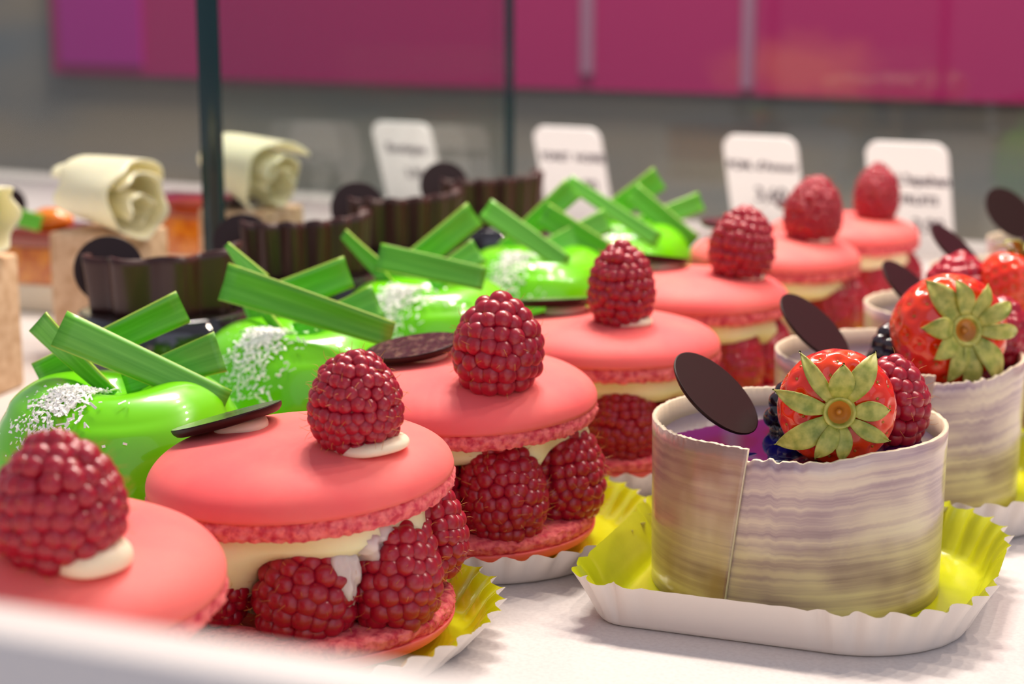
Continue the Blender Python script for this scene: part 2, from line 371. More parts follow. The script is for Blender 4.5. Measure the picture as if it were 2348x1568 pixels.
# ------------------------------------------------------------------ berries
def berry_layout(Rr, Hh, s, seed, jit=0.2):
    rnd = random.Random(seed)
    def prof(t): return Rr*(1-((t-.3)/.7)**2.2)**.62 if t > .3 else Rr*(1-.22*((.3-t)/.3)**2)
    ts = np.linspace(0, 0.985, 200); pts = [(prof(t), t*Hh) for t in ts]
    arc = [0]
    for i in range(1, 200): arc.append(arc[-1]+math.hypot(pts[i][0]-pts[i-1][0], pts[i][1]-pts[i-1][1]))
    rows = max(4, round(arc[-1]/(s*0.88))); D = []
    for k in range(rows+1):
        i = min(199, int(np.searchsorted(arc, arc[-1]*k/rows))); r, z = pts[i]
        n = max(1, round(2*math.pi*r/s)) if r > s*0.35 else 1
        i0, i1 = max(0, i-4), min(199, i+4)
        tx, tz = pts[i1][0]-pts[i0][0], pts[i1][1]-pts[i0][1]; tl = math.hypot(tx, tz) or 1
        nr, nz = tz/tl, -tx/tl
        for j in range(n):
            a = 2*math.pi*(j+0.5*(k % 2))/n+rnd.uniform(-1, 1)*jit*s/max(r, 1)
            rr = s*rnd.uniform(.60, .70); dz = rnd.uniform(-1, 1)*jit*s
            ins = s*0.36
            if n == 1: c = Vector((0, 0, z-ins*0.6)); nv = Vector((0, 0, 1))
            else: c = Vector(((r-ins*nr)*math.cos(a), (r-ins*nr)*math.sin(a), z+dz-ins*nz)); nv = Vector((nr*math.cos(a), nr*math.sin(a), nz))
            D.append((c, nv.normalized(), rr))
    return D, prof
ICO3, ICO5 = ico(3), ico(5)
DRUP = mesh('drupelet', ICO3[0], ICO3[1], M['berry'])
DRUPB = mesh('dark_drupelet', ICO3[0], ICO3[1], M['blackberry'])
def hairs_mesh(D, seed, ln=2.1, share=0.7):
    rnd = random.Random(seed); v, f = [], []
    for (c, nv, rr) in D:
        if rnd.random() > share: continue
        p = c+nv*rr*1.0; side = nv.cross(Vector((rnd.uniform(-1, 1), rnd.uniform(-1, 1), rnd.uniform(-1, 1)))).normalized()
        d = (nv+side*rnd.uniform(-.5, .9)).normalized(); bend = side*rnd.uniform(.15, .7); l = ln*rnd.uniform(.55, 1.1); pr = None
        for k in range(5):
            q = p+d*(l*k/4)+bend*(l*(k/4)**2); w = 0.075*(1-.6*k/4)
            x = d.orthogonal().normalized(); y = d.cross(x); b = len(v)
            for j in range(3):
                a = 2*math.pi*j/3; v.append(q+x*(w*math.cos(a))+y*(w*math.sin(a)))
            if pr is not None:
                for j in range(3): f.append((pr+j, pr+(j+1) % 3, b+(j+1) % 3, b+j))
            pr = b
    return mesh('hairs', v, f, M['hair'])
BERRY = {}
def berry_kind(key):
    """key = radius, height, drupelet size, seed"""
    if key in BERRY: return BERRY[key]
    Rr, Hh, s, seed = key
    D, prof = berry_layout(Rr, Hh, s, seed)
    core = lathe([(0, .6)]+[(max(prof(t)-s*.30, .4), .6+t*(Hh-1.4)) for t in np.linspace(0, .96, 14)]+[(0, Hh-1.2)], 32)
    core_me = mesh('core', core[0], core[1], M['berry_core'])
    dirs = ICO5[0]; cz = Hh*.42; C = np.array([[d[0].x, d[0].y, d[0].z-cz] for d in D]); rad = np.array([d[2]*1.03 for d in D])
    b = dirs @ C.T; disc = b*b-((C**2).sum(1)-rad**2)[None, :]
    t = np.where(disc > 0, b+np.sqrt(np.maximum(disc, 0)), 0).max(1)
    t = np.maximum(t, np.minimum(Rr, cz)*.72)
    V = dirs*t[:, None]+np.array([0, 0, cz]); V[:, 2] = np.maximum(V[:, 2], -0.5)
    fused = mesh('raspberry', V, ICO5[1], M['berry'])
    BERRY[key] = (D, core_me, fused, hairs_mesh(D, seed+1)); return BERRY[key]
def axis_quat(ax, spin=0): return Vector(ax).normalized().to_track_quat('Z', 'Y') @ Quaternion((0, 0, 1), spin)
def raspberry(base, ax, key, label, group, near=True, spin=0.0, scale=1.0, hairs=True, name='raspberry'):
    D, core, fused, hm = berry_kind(key)
    q = axis_quat(ax, spin)
    if near:
        t = empty(name, base); t.rotation_mode = 'QUATERNION'; t.rotation_quaternion = q; t.scale = (scale,)*3
        link('core', core, t)
        for (c, nv, rr) in D:
            o = link('drupelet', DRUP, t, c, nv.to_track_quat('Z', 'Y')); o.scale = (rr*1.0, rr*1.0, rr*.93)
        if hairs: h = link('hairs', hm, t); h['kind'] = 'stuff'; h['label'] = 'fine golden berry hairs'
    else:
        t = link(name, fused, None, base, q); t.scale = (scale,)*3
    return tag(t, label, 'raspberry', group)

# ------------------------------------------------------------------ macarons
RS = 35.0
def dome_profile(hd=9.6, r=RS, k=26):
    out = []
    for i in range(k+1):
        a = (math.pi/2)*i/k
        rr = r*math.cos(a)**0.62; zz = hd*math.sin(a)**0.86
        out.append((rr if i < k else 0.0, zz))
    return out
def shell_mesh(seed, hd, flat=False):
    pr = [(0, -0.4), (26, -0.4), (33.2, -0.2), (34.5, 0.15)]+dome_profile(hd)
    if flat: pr = [(r, min(z, hd*0.86)) for r, z in pr]
    def fn(p, a, r, z):
        w = noise.noise(Vector((math.cos(a)*1.4, math.sin(a)*1.4, seed*7.7)))*0.7+noise.noise(Vector((p[0]*.06, p[1]*.06, seed)))*0.35*(z > 1)
        k = 1+w*0.018*(r/RS)
        return (p[0]*k, p[1]*k, p[2]+(noise.noise(Vector((p[0]*.05, p[1]*.05, seed+9)))*0.35 if z > 0.5 else 0))
    v, f = lathe(pr, 128, fn); return mesh('shell', v, f, M['shell'])
def foot_mesh(seed, n=420, h=4.6):
    prof = []
    for i in range(17):
        a = -math.pi/2+math.pi*i/16
        prof.append((33.4+1.5*math.cos(a), -h/2+h/2*math.sin(a)))
    prof = [(24, -h)]+prof+[(24, 0)]
    def fn(p, a, r, z):
        if r < 25: return p
        q = Vector((math.cos(a)*RS*.55, math.sin(a)*RS*.55, z*0.75+seed*11))
        d = noise.noise(q)*0.55+noise.noise(q*2.3)*0.55+noise.noise(q*5)*0.25
        d += 0.45*noise.noise(Vector((a*5, seed*5, 0)))
        w = noise.noise(Vector((math.cos(a)*1.4, math.sin(a)*1.4, seed*7.7)))*0.7*0.018
        k = (1+w)*(1+d/RS)
        return (p[0]*k, p[1]*k, z+noise.noise(q*1.3+Vector((5, 5, 5)))*0.5*(1 if z < -h*.35 else .35))
    v, f = lathe(prof, n, fn); return mesh('foot', v, f, M['foot'])
SHELLS = [(shell_mesh(s, 9.8), foot_mesh(s), shell_mesh(s+20, 7.0, True), foot_mesh(s+20, 300, 3.6)) for s in range(3)]
def cream_mesh(seed, drops):
    """piped cream under the top shell: drops = (angle deg, depth, width deg)"""
    n = 120; v, f = [], []
    prof = [(0, 0.4), (30.0, 0.4), (1.0, -1.2), (1.03, -3.4), (0.93, -6.0), (0.7, -7.4), (0.36, -8.0)]
    for i, (r, z) in enumerate(prof):
        if i == 0: v.append((0, 0, z)); continue
        for j in range(n):
            a = 2*math.pi*j/n
            bulge = sum(w[3]*math.exp(-((((math.degrees(a)-w[0]+180) % 360)-180)/w[2])**2) for w in drops)
            drop = sum(w[1]*math.exp(-((((math.degrees(a)-w[0]+180) % 360)-180)/w[2])**2) for w in drops)
            rr = r if i == 1 else r*(27.5+bulge+0.8*math.sin(3*a+seed)); zz = z-drop*max(0, (i-2)/3.0) if i > 1 else z
            v.append((rr*math.cos(a), rr*math.sin(a), zz))
    for j in range(n): f.append((0, 1+j, 1+(j+1) % n))
    f += [tuple(reversed(q)) for q in grid_faces(6, n, True, 1)]; f = [tuple(reversed(q)) for q in f]
    f.append(tuple(1+5*n+j for j in range(n)))
    return mesh('cream_filling', v, f, M['cream'])
def dab_mesh(r, h, seed, swirl=0.5):
    pr = smooth_profile([(0, 0), (r*.9, 0), (r*1.04, h*.4), (r*.9, h*.82), (r*.55, h), (0, h)], 5)
    v, f = lathe(pr, 48, lambda p, a, rr, z: (p[0]*(1+.05*math.sin(2*a+seed)), p[1]*(1+.06*math.sin(3*a+seed)), p[2]))
    return mesh('cream_dab', v, f, M['cream_white'])
def disc_mesh(r, th, rough_top=True):
    n = 64
    pr = smooth_profile([(0, 0), (r*.8, 0), (r*.96, th*.35), (r, th*.85), (r*.985, th), (r*.9, th*1.02), (0, th*1.02)], 4)
    v, f = lathe(pr, n); me = mesh('chocolate_disc', v, f, M['choc_shiny']); me.materials.append(M['choc_top'])
    for p in me.polygons:
        if rough_top and p.center.z > th*.97*MM: p.material_index = 1
    return me
DISC = disc_mesh(13.2, 2.2)
def blob(name, r, sc, seed, amp, material, parent, loc, rot=(0, 0, 0), sub=4):
    v0, f0 = ico(sub); v = []
    for p in v0:
        q = Vector(p); k = 1+amp*noise.noise(q*1.6+Vector((seed, seed, 0)))+amp*.5*noise.noise(q*4+Vector((seed, 0, seed)))
        v.append((q.x*r*sc[0]*k, q.y*r*sc[1]*k, q.z*r*sc[2]*k))
    return part(name, v, f0, material, parent, loc=loc, rot=rot)

Z_TRAY = 0.55
MAC = [  # centre at rim level, tilt (about x, about y) deg, variant, label
    dict(c=(90, 1325), d=327, tilt=(3, 2), lab='pink macaron nearest the white front panel, cut off by it'),
    dict(c=(690, 1088), d=398, tilt=(2, -3), lab='large pink macaron in sharp focus, second from the white front panel'),
    dict(c=(1070, 915), d=468, tilt=(2.5, -1), lab='pink macaron third from the front panel, its tray touching the nearest cup\'s tray'),
    dict(c=(1393, 795), d=545, tilt=(0, 0), lab='pink macaron fourth from the front panel, behind the nearest cup\'s chocolate disc'),
    dict(c=(1585, 684), d=628, tilt=(0, 0), lab='pink macaron fifth from the front panel, before the last two of its row'),
    dict(c=(1778, 594), d=721, tilt=(1, 1), lab='blurred pink macaron last but one in the row, under a pointed raspberry'),
    dict(c=(1933, 541), d=819, tilt=(1, 0), lab='blurred pink macaron at the far end of the row, before a price tag')]
ORD = ['first', 'second', 'third', 'fourth', 'fifth', 'sixth', 'last']
mac_roots = []
for i, mc in enumerate(MAC):
    p = pixd(*mc['c'], mc['d']); cx, cy = p.x, p.y; zr = p.z            # rim height above the counter
    mc['xy'] = (cx, cy); mc['zr'] = zr
    t = empty('macaron', (cx, cy, Z_TRAY), (0, 0, 0), mc['lab'], 'macaron', 'pink raspberry macarons in a row')
    mac_roots.append(t)
    S = SHELLS[i % 3]; tilt = (R(mc['tilt'][0]), R(mc['tilt'][1]), R(37*i))
    zl = zr-Z_TRAY
    tm = Matrix.Rotation(tilt[0], 4, 'X') @ Matrix.Rotation(tilt[1], 4, 'Y') @ Matrix.Rotation(tilt[2], 4, 'Z'); mc['tm'] = tm; mc['zl'] = zl
    ts = link('top_shell', S[0], t, (0, 0, zl), tm.to_euler()); link('foot', S[1], ts, (0, 0, 0.2))
    bs = link('bottom_shell', S[2], t, (0, 0, 6.1), (math.pi, 0, R(61*i))); bf = link('foot', S[3], bs, (0, 0, 0.2))
    drops = [(-122, 10.5, 14, 4.5), (-62, 2.0, 22, 3.5), (-28, 4.5, 11, 3.5), (170, 3, 20, 2), (60, 3, 25, 2)] if i != 2 else [(-118, 2.5, 14, 2.0), (-52, 7.0, 11, 2.6), (-10, 2, 10, 4), (120, 3, 25, 2)]
    cm = cream_mesh(i, drops); link('cream_filling', cm, t, (0, 0, zl-4.3), (tilt[0], tilt[1], 0))
    v, f = lathe(smooth_profile([(17, 0), (15, 5), (11, 13), (13, zl-20)], 4), 40); part('cream_core', v, f, M['cream'], t, loc=(0, 0, 9.4))
    mc['root'] = t
def on_top(mc, x, y):
    """point on the top shell over local x, y, in the macaron's own coordinates"""
    r = math.hypot(x, y); c = min(1, (r/RS)**(1/.62)); z = 9.8*math.sin(math.acos(c))**.86
    return mc['rt'] @ Vector((x, y, z))+Vector((0, 0, mc['zl']))
for mc in MAC:
    mc['rt'] = Matrix.Rotation(R(mc['tilt'][0]), 4, 'X') @ Matrix.Rotation(R(mc['tilt'][1]), 4, 'Y')
BIG = (11.2, 22.5, 4.1, 3); FINE = (11.0, 22.0, 3.15, 5); MID = (10.8, 23, 3.6, 8); TALL = (10.3, 25, 3.5, 13)
TOPR = [  # local x, y; axis; kind; scale; dab offset, dab radius
    (8, -12, (-.05, -.05, 1), (11.4, 21.5, 3.7, 21), 1.0, (11.5, -5), 7.0, 'top raspberry on the nearest macaron, leaning on a thick cream dab beside the front panel'),
    (14.0, -9, (.02, -.03, 1), FINE, .92, (7.5, -3), 8.0, 'hairy top raspberry with fine rows on the sharp second macaron'),
    (8.5, -17.5, (.03, -.02, 1), BIG, 1.0, None, 0, 'round top raspberry with coarse beads on the third macaron'),
    (3.5, -9.5, (0, 0, 1), TALL, .95, (4, -1), 7.5, 'tall blunt top raspberry on the fourth macaron'),
    (16, -6, (.12, .05, 1), MID, 1.03, (7, -3), 6.0, 'top raspberry tilted over a cream dab on the fifth macaron'),
    (13, -5, (.1, 0, 1), (11.4, 24.5, 3.4, 31), 1.0, (4, -4), 7.0, 'pointed dark top raspberry on the sixth macaron'),
    (14, -5, (0, 0, 1), TALL, 0.98, None, 0, 'blurred top raspberry on the last macaron, before the price tag')]
DISCS = [  # local x, y, lift, tilt x, tilt y
    (-22, 6, 2.2, 6, -10), (-17.5, 11.5, .6, -8, -15), (-14.5, 10, 1.2, 2, -9), (-16, 13, 1.8, -8, -2), (-13, 13, 2.2, -9, 6), (-17, 12, 2.6, 0, 0), (-17, 12, 2.6, 0, 0)]
for i, (mc, tr_, dc) in enumerate(zip(MAC, TOPR, DISCS)):
    x, y, ax, key, scl, dab, dr, lab = tr_
    q = on_top(mc, x, y); w = q+mc['root'].location/MM
    lift = 0.4
    if dab:
        qd = on_top(mc, x+dab[0]*.45, y+dab[1]*.45); link('cream_dab', dab_mesh(dr, 2.8 if i else 4.5, i), mc['root'], qd-Vector((0, 0, .5)), mc['rt'].to_euler())
        lift = 0.9
    raspberry(w+Vector((0, 0, lift)), ax, key, lab, 'raspberries on top of the macarons', near=True, spin=i*1.3, scale=scl)
    x, y, lf, tx, ty = dc
    qd = on_top(mc, x, y)
    rot = Matrix.Rotation(R(tx), 4, 'X') @ Matrix.Rotation(R(ty), 4, 'Y')
    o = link('chocolate_disc', DISC, mc['root'], qd+Vector((0, 0, lf)), rot.to_euler()); tag(o, 'dark chocolate disc with a rough upper face', None)
    link('disc_dab', dab_mesh(6.4, 3.4, i+3), mc['root'], qd+Vector((3.2, -1.5, -.4)), (0, R(-6), 0))
# raspberries between the shells: local x, y, base z, axis, kind, scale
FILL = {
    0: [(24, -6, 9.5, (.1, -.1, 1), BIG, .98, 'raspberry at the side of the nearest macaron\'s filling, half behind the front panel')],
    1: [(1.5, -21.5, 9.2, (.25, .1, 1), BIG, 1.02, 'big-beaded raspberry at the front centre of the second macaron\'s filling'),
        (21.5, -15.5, 9.6, (.05, .1, 1), (10.6, 24.5, 3.9, 17), 1.0, 'raspberry at the front corner of the second macaron\'s filling, nearest its lime tray lining'),
        (27.0, 5.5, 13.0, (0, .1, 1), MID, 1.0, 'raspberry at the rear side of the second macaron\'s filling, above the lime lining'),
        (-19, -17, 11, (0, 0, 1), MID, .95, 'shaded raspberry at the inner side of the second macaron\'s filling, under drooping cream')],
    2: [(11, -23, 9.2, (-.12, .12, 1), (10.8, 26.5, 3.5, 19), 1.0, 'long raspberry standing at the front centre of the third macaron\'s filling'),
        (26, -6, 9.6, (-.05, .1, 1), (11.0, 25.5, 3.7, 23), 1.0, 'dark raspberry at the tray-tip side of the third macaron\'s filling'),
        (-11, -22, 9.6, (0, .1, 1), MID, .96, 'shaded raspberry of the third macaron\'s filling, behind the second macaron\'s rear berry')],
    3: [(4, -23, 9.4, (0, .1, 1), (10.6, 24.5, 3.3, 27), 1.0, 'raspberry at the front centre of the fourth macaron\'s filling'),
        (23, -11, 9.6, (-.05, .1, 1), MID, .98, 'raspberry of the fourth macaron\'s filling, behind the nearest cup\'s chocolate disc')],
    4: [(13, -20, 9.4, (0, .1, 1), TALL, 1.0, 'raspberry at the front of the fifth macaron\'s filling, beside the fourth macaron'),
        (25.5, -6, 9.6, (0, .1, 1), (10.6, 24.5, 3.3, 27), 1.0, 'raspberry at the side of the fifth macaron\'s filling, next to the second cup')],
    5: [(21, -14, 9.4, (0, .1, 1), TALL, 1.02, 'dark raspberry at the side of the sixth macaron\'s filling, over the second cup\'s disc'),
        (29, 4, 9.6, (0, .1, 1), MID, 1.0, 'dark raspberry at the rear of the sixth macaron\'s filling')],
    6: [(12, -21, 9.4, (0, .1, 1), TALL, 1.0, 'blurred dark raspberry at the front of the last macaron\'s filling'),
        (27, -6, 9.6, (0, .1, 1), MID, 1.0, 'blurred dark raspberry at the end of the last macaron\'s filling')]}
for i, L_ in FILL.items():
    mc = MAC[i]
    for k, (x, y, z, ax, key, scl, lab) in enumerate(L_):
        room = (mc['zl']-4.5-9.4)/24.5
        raspberry((mc['xy'][0]+x, mc['xy'][1]+y, Z_TRAY+z), ax, key, lab, 'raspberries inside the macarons', near=i < 4, spin=k*2.1+i, scale=scl*min(1.05, room))
mr = MAC[1]['root']
tag(blob('lychee_piece', 6, (1.5, .9, 1.0), 4, .35, M['lychee'], mr, (13, -21, 30), (0, R(20), R(20))), 'translucent whitish fruit piece', None)
tag(blob('lychee_piece', 5, (.7, .7, 1.5), 9, .3, M['lychee'], mr, (11.5, -24.5, 23), (0, R(-10), 0)), 'translucent whitish fruit piece', None)
for i, mc in enumerate(MAC[:6]):
    e1 = Vector((math.cos(ROW), math.sin(ROW), 0)); e2 = Vector((-math.sin(ROW), math.cos(ROW), 0))
    c = Vector((*mc['xy'], 0))+e1*(3, 0, 2, 3, 3, 3)[i]+e2*(1.5, -3, 2, 1.5, 1.5, 1.5)[i]
    tray(c, (46, 45, 41, 1), 'lime-lined white tray under the %s macaron of the row' % ORD[i], 0)

# ------------------------------------------------------------------ marbled cups
def band_mesh(seed):
    nz, na = 10, 300; v, uv = [], []
    rnd = random.Random(seed)
    for iz in range(nz+1):
        fz = iz/nz
        th1 = 239+9*fz; th0 = -126.0
        for ia in range(na+1):
            th = th0+(th1-th0)*ia/na; a = R(th)
            r = 35.9+0.5*fz
            if th > 205: r += 1.5*((th-205)/42)
            edge = 0.35*noise.noise(Vector((th*.22, seed, 0)))+0.25*noise.noise(Vector((th*.8, seed+4, 0)))
            h = 41.7+edge
            if th < -66: h -= (1.9+1.1*noise.noise(Vector((th*.35, seed+2, 1))))*min(1, (-66-th)/18) if th > -112 else 2.6
            if th > 210: h += 0.8*min(1, (th-210)/25)
            v.append((r*math.cos(a), r*math.sin(a), h*fz)); uv.append(((th+130)/60.0, fz))
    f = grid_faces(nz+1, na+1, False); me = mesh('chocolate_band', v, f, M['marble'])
    me.materials.append(M['ivory'])
    ul = me.uv_layers.new(name='UVMap')
    for lp in me.loops: ul.data[lp.index].uv = uv[lp.vertex_index]
    bm = bmesh.new(); bm.from_mesh(me)
    n0 = len(bm.faces)
    bm.to_mesh(me); bm.free()
    return me
def add_solid(o, th, inner=1, offset=-1):
    s = o.modifiers.new('thickness', 'SOLIDIFY'); s.thickness = th*MM; s.offset = offset; s.material_offset = inner; s.material_offset_rim = inner; s.use_even_offset = False
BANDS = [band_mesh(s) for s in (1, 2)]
def strawberry(center, ax, r, length, label, spin=0.0, red='straw', nsep=9, seed=1):
    t = empty('strawberry', center, label=label, cat='strawberry', group='strawberries on the marbled cups'); t.rotation_mode = 'QUATERNION'; t.rotation_quaternion = axis_quat(ax, spin)
    rnd = random.Random(seed)
    # body: calyx end at +z
    prof = smooth_profile([(0, -length*.62), (r*.30, -length*.58), (r*.66, -length*.40), (r*.92, -length*.12), (r, length*.10), (r*.93, length*.26), (r*.70, length*.365), (r*.36, length*.385), (r*.16, length*.34), (0, length*.33)], 9)
    v, f = lathe(prof, 120)
    v = np.array(v); nrm = []
    ns = 150; S = []
    for k in range(ns):
        fz = 1-2*(k+.5)/ns; th = k*2.39996; S.append((math.sqrt(max(0, 1-fz*fz))*math.cos(th), math.sqrt(max(0, 1-fz*fz))*math.sin(th), fz))
    S = np.array(S); S = S[S[:, 2] < .80]
    U = v/np.array([r, r, length*.5]); U /= np.linalg.norm(U, axis=1)[:, None]
    dd = np.arccos(np.clip(U @ S.T, -1, 1)); md = dd.min(1)
    v = v*(1-0.045*np.exp(-(md/.075)**2))[:, None]*(1+0.010*np.exp(-((md-.15)/.06)**2))[:, None]
    link('flesh', mesh('flesh', v, f, M[red]), t)
    sv, sf = [], []; i2 = ico(1)
    for s in S:
        j = int(np.argmax(U @ s)); p = Vector(v[j]); q = Vector((s[0]/r, s[1]/r, s[2]/(length*.5))).normalized().to_track_quat('Z', 'Y')
        b = len(sv)
        for w in i2[0]: sv.append(p*1.0+q @ Vector((w[0]*.42, w[1]*.68, w[2]*.3)))
        sf += [tuple(b+c for c in a) for a in i2[1]]
    o = part('seeds', sv, sf, M['seed'], t); o['kind'] = 'stuff'; o['label'] = 'tiny yellow seeds'
    zt = length*.385
    v, f = lathe(smooth_profile([(r*.24, zt-2.4), (r*.29, zt), (r*.27, zt+1.3), (r*.22, zt+1.2), (r*.17, zt-.4), (r*.08, zt-1.4), (0, zt-1.5)], 4), 32)
    part('hull_ring', v, f, M['sepal'], t)
    v, f = lathe([(r*.195, zt+.3), (r*.16, zt-.2), (r*.08, zt-1.2), (0, zt-1.35)], 24); part('hull_pit', v, f, M['hull'], t)
    v, f = lathe([(r*.05, zt-1.6), (r*.055, zt-.2), (0, zt+.1)], 10); part('stem_stub', v, f, M['hull'], t)
    for k in range(nsep):
        a = 2*math.pi*(k+rnd.uniform(-.3, .3))/nsep; ln = r*rnd.uniform(.55, 1.0); wd = r*rnd.uniform(.13, .21); lift = rnd.uniform(-.2, 3.8); tw = rnd.uniform(-.5, .5); sw = rnd.uniform(-.12, .12)*r
        vv, nl, nw = [], 9, 5
        for i in range(nl):
            s = i/(nl-1); wl = wd*(0.55+1.6*s*(1-s)*1.4-0.55*s**3) if i < nl-1 else 0.02
            rad = r*.25+ln*s; zz = zt+1.0+lift*math.sin(s*2.2)-(max(0, rad-r*.55)/r)**2*r*1.15+rnd.uniform(-.1, .1)
            for j in range(nw):
                w = (j/(nw-1)-.5)*2; vv.append((rad, w*wl+sw*s*s, zz-0.5*(1-w*w)*.9+tw*w*wl*s))
        ff = grid_faces(nl, nw, False)
        o = part('sepal', vv, ff, M['sepal'], t, rot=(0, 0, a)); sm = o.modifiers.new('thickness', 'SOLIDIFY'); sm.thickness = 0.35*MM
    return t
def blackberry(base, ax, label, scale=1.0):
    D, prof = berry_layout(6.8, 14, 4.2, 44)
    t = empty('blackberry', base); t.rotation_mode = 'QUATERNION'; t.rotation_quaternion = axis_quat(ax); t.scale = (scale,)*3
    v, f = lathe([(0, .6), (5, 1), (5.4, 6), (3, 11), (0, 12.5)], 20); part('core', v, f, M['blackberry'], t)
    for (c, nv, rr) in D:
        o = link('drupelet', DRUPB, t, c, nv.to_track_quat('Z', 'Y')); o.scale = (rr*.95,)*3
    return tag(t, label, 'blackberry', 'blackberries on the marbled cups')
CUPS = [((1831, 961), 435, 'marbled violet and cream chocolate cup nearest the viewer, with a split seam'),
        ((2060, 821), 518, 'second marbled cup, behind the nearest one, holding the big dark strawberry'),
        ((2229, 705), 597, 'third marbled cup, mostly hidden behind the big dark strawberry'),
        ((2352, 624), 676, 'fourth marbled cup, showing its chocolate disc behind a berry piece'),
        ((2462, 553), 756, 'last marbled cup with an upright chocolate disc, at the picture edge')]
DISC_C = disc_mesh(13.2, 1.4, False)
for i, ((x, y), d, lab) in enumerate(CUPS):
    p = pixd(x, y, d); zb = Z_TRAY
    t = empty('marbled_cup', (p.x, p.y, zb), (0, 0, R(-5 if i == 0 else 25*i)), lab, 'pastry cup', 'marbled chocolate cups in a row')
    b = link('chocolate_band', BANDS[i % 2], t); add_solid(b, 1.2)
    v, f = lathe([(0, .3), (33.6, .3), (34.3, 30), (34.3, 36.6), (33.8, 37.1), (33, 37.3), (20, 37.1), (0, 37.0)], 72); part('filling', v, f, M['purple'], t, sharp=50)
    # leaning chocolate disc at the inner left of the rim
    inv = Matrix.Rotation(-t.rotation_euler.z, 4, 'Z')
    px = {0: (1635, 908, d-4), 1: (1862, 756, d-2), 2: (2085, 668, d), 3: (2188, 575, d), 4: (2312, 492, d)}[i]
    q = inv @ (pixd(*px)-Vector((p.x, p.y, zb)))
    dd = DISC_C
    nrm = CAM_F*-(0.50 if i < 4 else .72)+(Vector((.66, 0, 0))+CAM_UP*.75)*(.92 if i < 4 else .6)
    o = link('chocolate_disc', dd, t, q, (inv.to_quaternion() @ nrm.normalized().to_track_quat('Z', 'Y')))
    tag(o, 'upright dark chocolate disc stuck in the glaze', None)
    CUPS[i] = (p, d, t)
GL = Z_TRAY+37.2
e1 = Vector((math.cos(ROW), math.sin(ROW), 0)); e2 = Vector((-math.sin(ROW), math.cos(ROW), 0))
for i, (p, d, t) in enumerate(CUPS[:4]):
    tray(Vector((p.x, p.y, 0))+e1*4.2+e2*(-4.5), (47.5, 49.5, 33, 2), 'lime-lined white tray under the %s marbled cup of the row' % ORD[i], R(4))
s1 = pixd(1916, 930, 417)
strawberry(s1, (-.10, -1, .08), 13.9, 26.5, 'bright orange-red strawberry on the nearest cup, calyx facing the viewer', spin=.2, seed=4)
s2 = pixd(2166, 760, 506)
strawberry(s2, (.25, -1, .22), 16.6, 32, 'big dark red strawberry with a broad green calyx on the second cup', spin=.5, nsep=10, seed=9)
s3 = pixd(2322, 662, 585)
strawberry(s3, (.5, .3, .9), 12.5, 25, 'glossy orange strawberry on the third cup, at the picture edge', seed=14)
r1 = pixd(2014, 1000, 435)
raspberry((r1.x, r1.y, GL+.2), (.22, -.1, 1), BIG, 'raspberry tucked behind the nearest cup\'s strawberry', 'raspberries on the marbled cups', True, .4, .9)
r2 = pixd(2268, 850, 525)
raspberry((r2.x, r2.y, GL+.2), (.2, 0, 1), MID, 'raspberry peeking out behind the big dark strawberry', 'raspberries on the marbled cups', False, .4, .85)
r3 = pixd(2196, 660, 592)
raspberry((r3.x, r3.y, GL+.2), (0, 0, 1), BIG, 'berry on the third cup, before the fourth cup\'s chocolate disc', 'raspberries on the marbled cups', False, .9, .98)
b1 = pixd(1822, 965, 440); blackberry((b1.x, b1.y, GL), (.05, 0.1, 1), 'shiny blackberry beside the nearest cup\'s strawberry', 1.0)
b2 = pixd(2050, 850, 513); blackberry((b2.x, b2.y, GL), (.05, 0.1, 1), 'dark blackberry beside the big dark strawberry', 1.05)
b3 = pixd(2356, 600, 670); blackberry((b3.x, b3.y, GL), (.05, 0.1, 1), 'blurred blackberry at the picture edge, above the orange strawberry', 1.2)

# ------------------------------------------------------------------ green glazed cakes
DOME_P = smooth_profile([(0, 0), (29, 0), (31.5, 3), (33.5, 12), (33.6, 23), (31.5, 33), (27, 41), (21.5, 45.2), (16.5, 46.6), (11.5, 45.9), (7, 43.8), (3.5, 42.3), (0, 42.0)], 5)
def dome_z(r): return 1.045*dome_z0(r)
def dome_z0(r):
    for (a, za), (b, zb) in zip(DOME_P, DOME_P[1:]):
        if za > 23 and min(a, b) <= r <= max(a, b): return za+(zb-za)*((r-a)/(b-a) if abs(b-a) > 1e-6 else 0)
    return 23
def leaf(parent, a, b, w0, w1, roll=0.0, fold=0.12, bend=0.0):
    """flat strip of leaf from pixel+depth a to b, w = width in mm"""
    A, B = pixd(*a), pixd(*b); Ld = (B-A); ln = Ld.length; Lx = Ld.normalized()
    Wd = (CAM_UP-Lx*CAM_UP.dot(Lx)).normalized(); Wd = Quaternion(Lx, R(roll)) @ Wd; Nn = Lx.cross(Wd).normalized()
    o0 = parent.location/MM; v, uv = [], []; nl, nw = 14, 7
    for i in range(nl):
        s = i/(nl-1)
        w = w0+(w1-w0)*s
        for j in range(nw):
            t = j/(nw-1)-.5
            q = A+Lx*(ln*s)+Wd*(w*t)+Nn*(bend*ln*4*s*(1-s)*.25+fold*w*abs(t)*2*.5)
            v.append(q-o0); uv.append((s*ln/18, j/(nw-1)))
    me = mesh('leaf', v, grid_faces(nl, nw, False), M['leaf'])
    ul = me.uv_layers.new(name='UVMap')
    for lp in me.loops: ul.data[lp.index].uv = uv[lp.vertex_index]
    o = link('leaf', me, parent); sm = o.modifiers.new('thickness', 'SOLIDIFY'); sm.thickness = 0.7*MM; sm.offset = 0
    return o
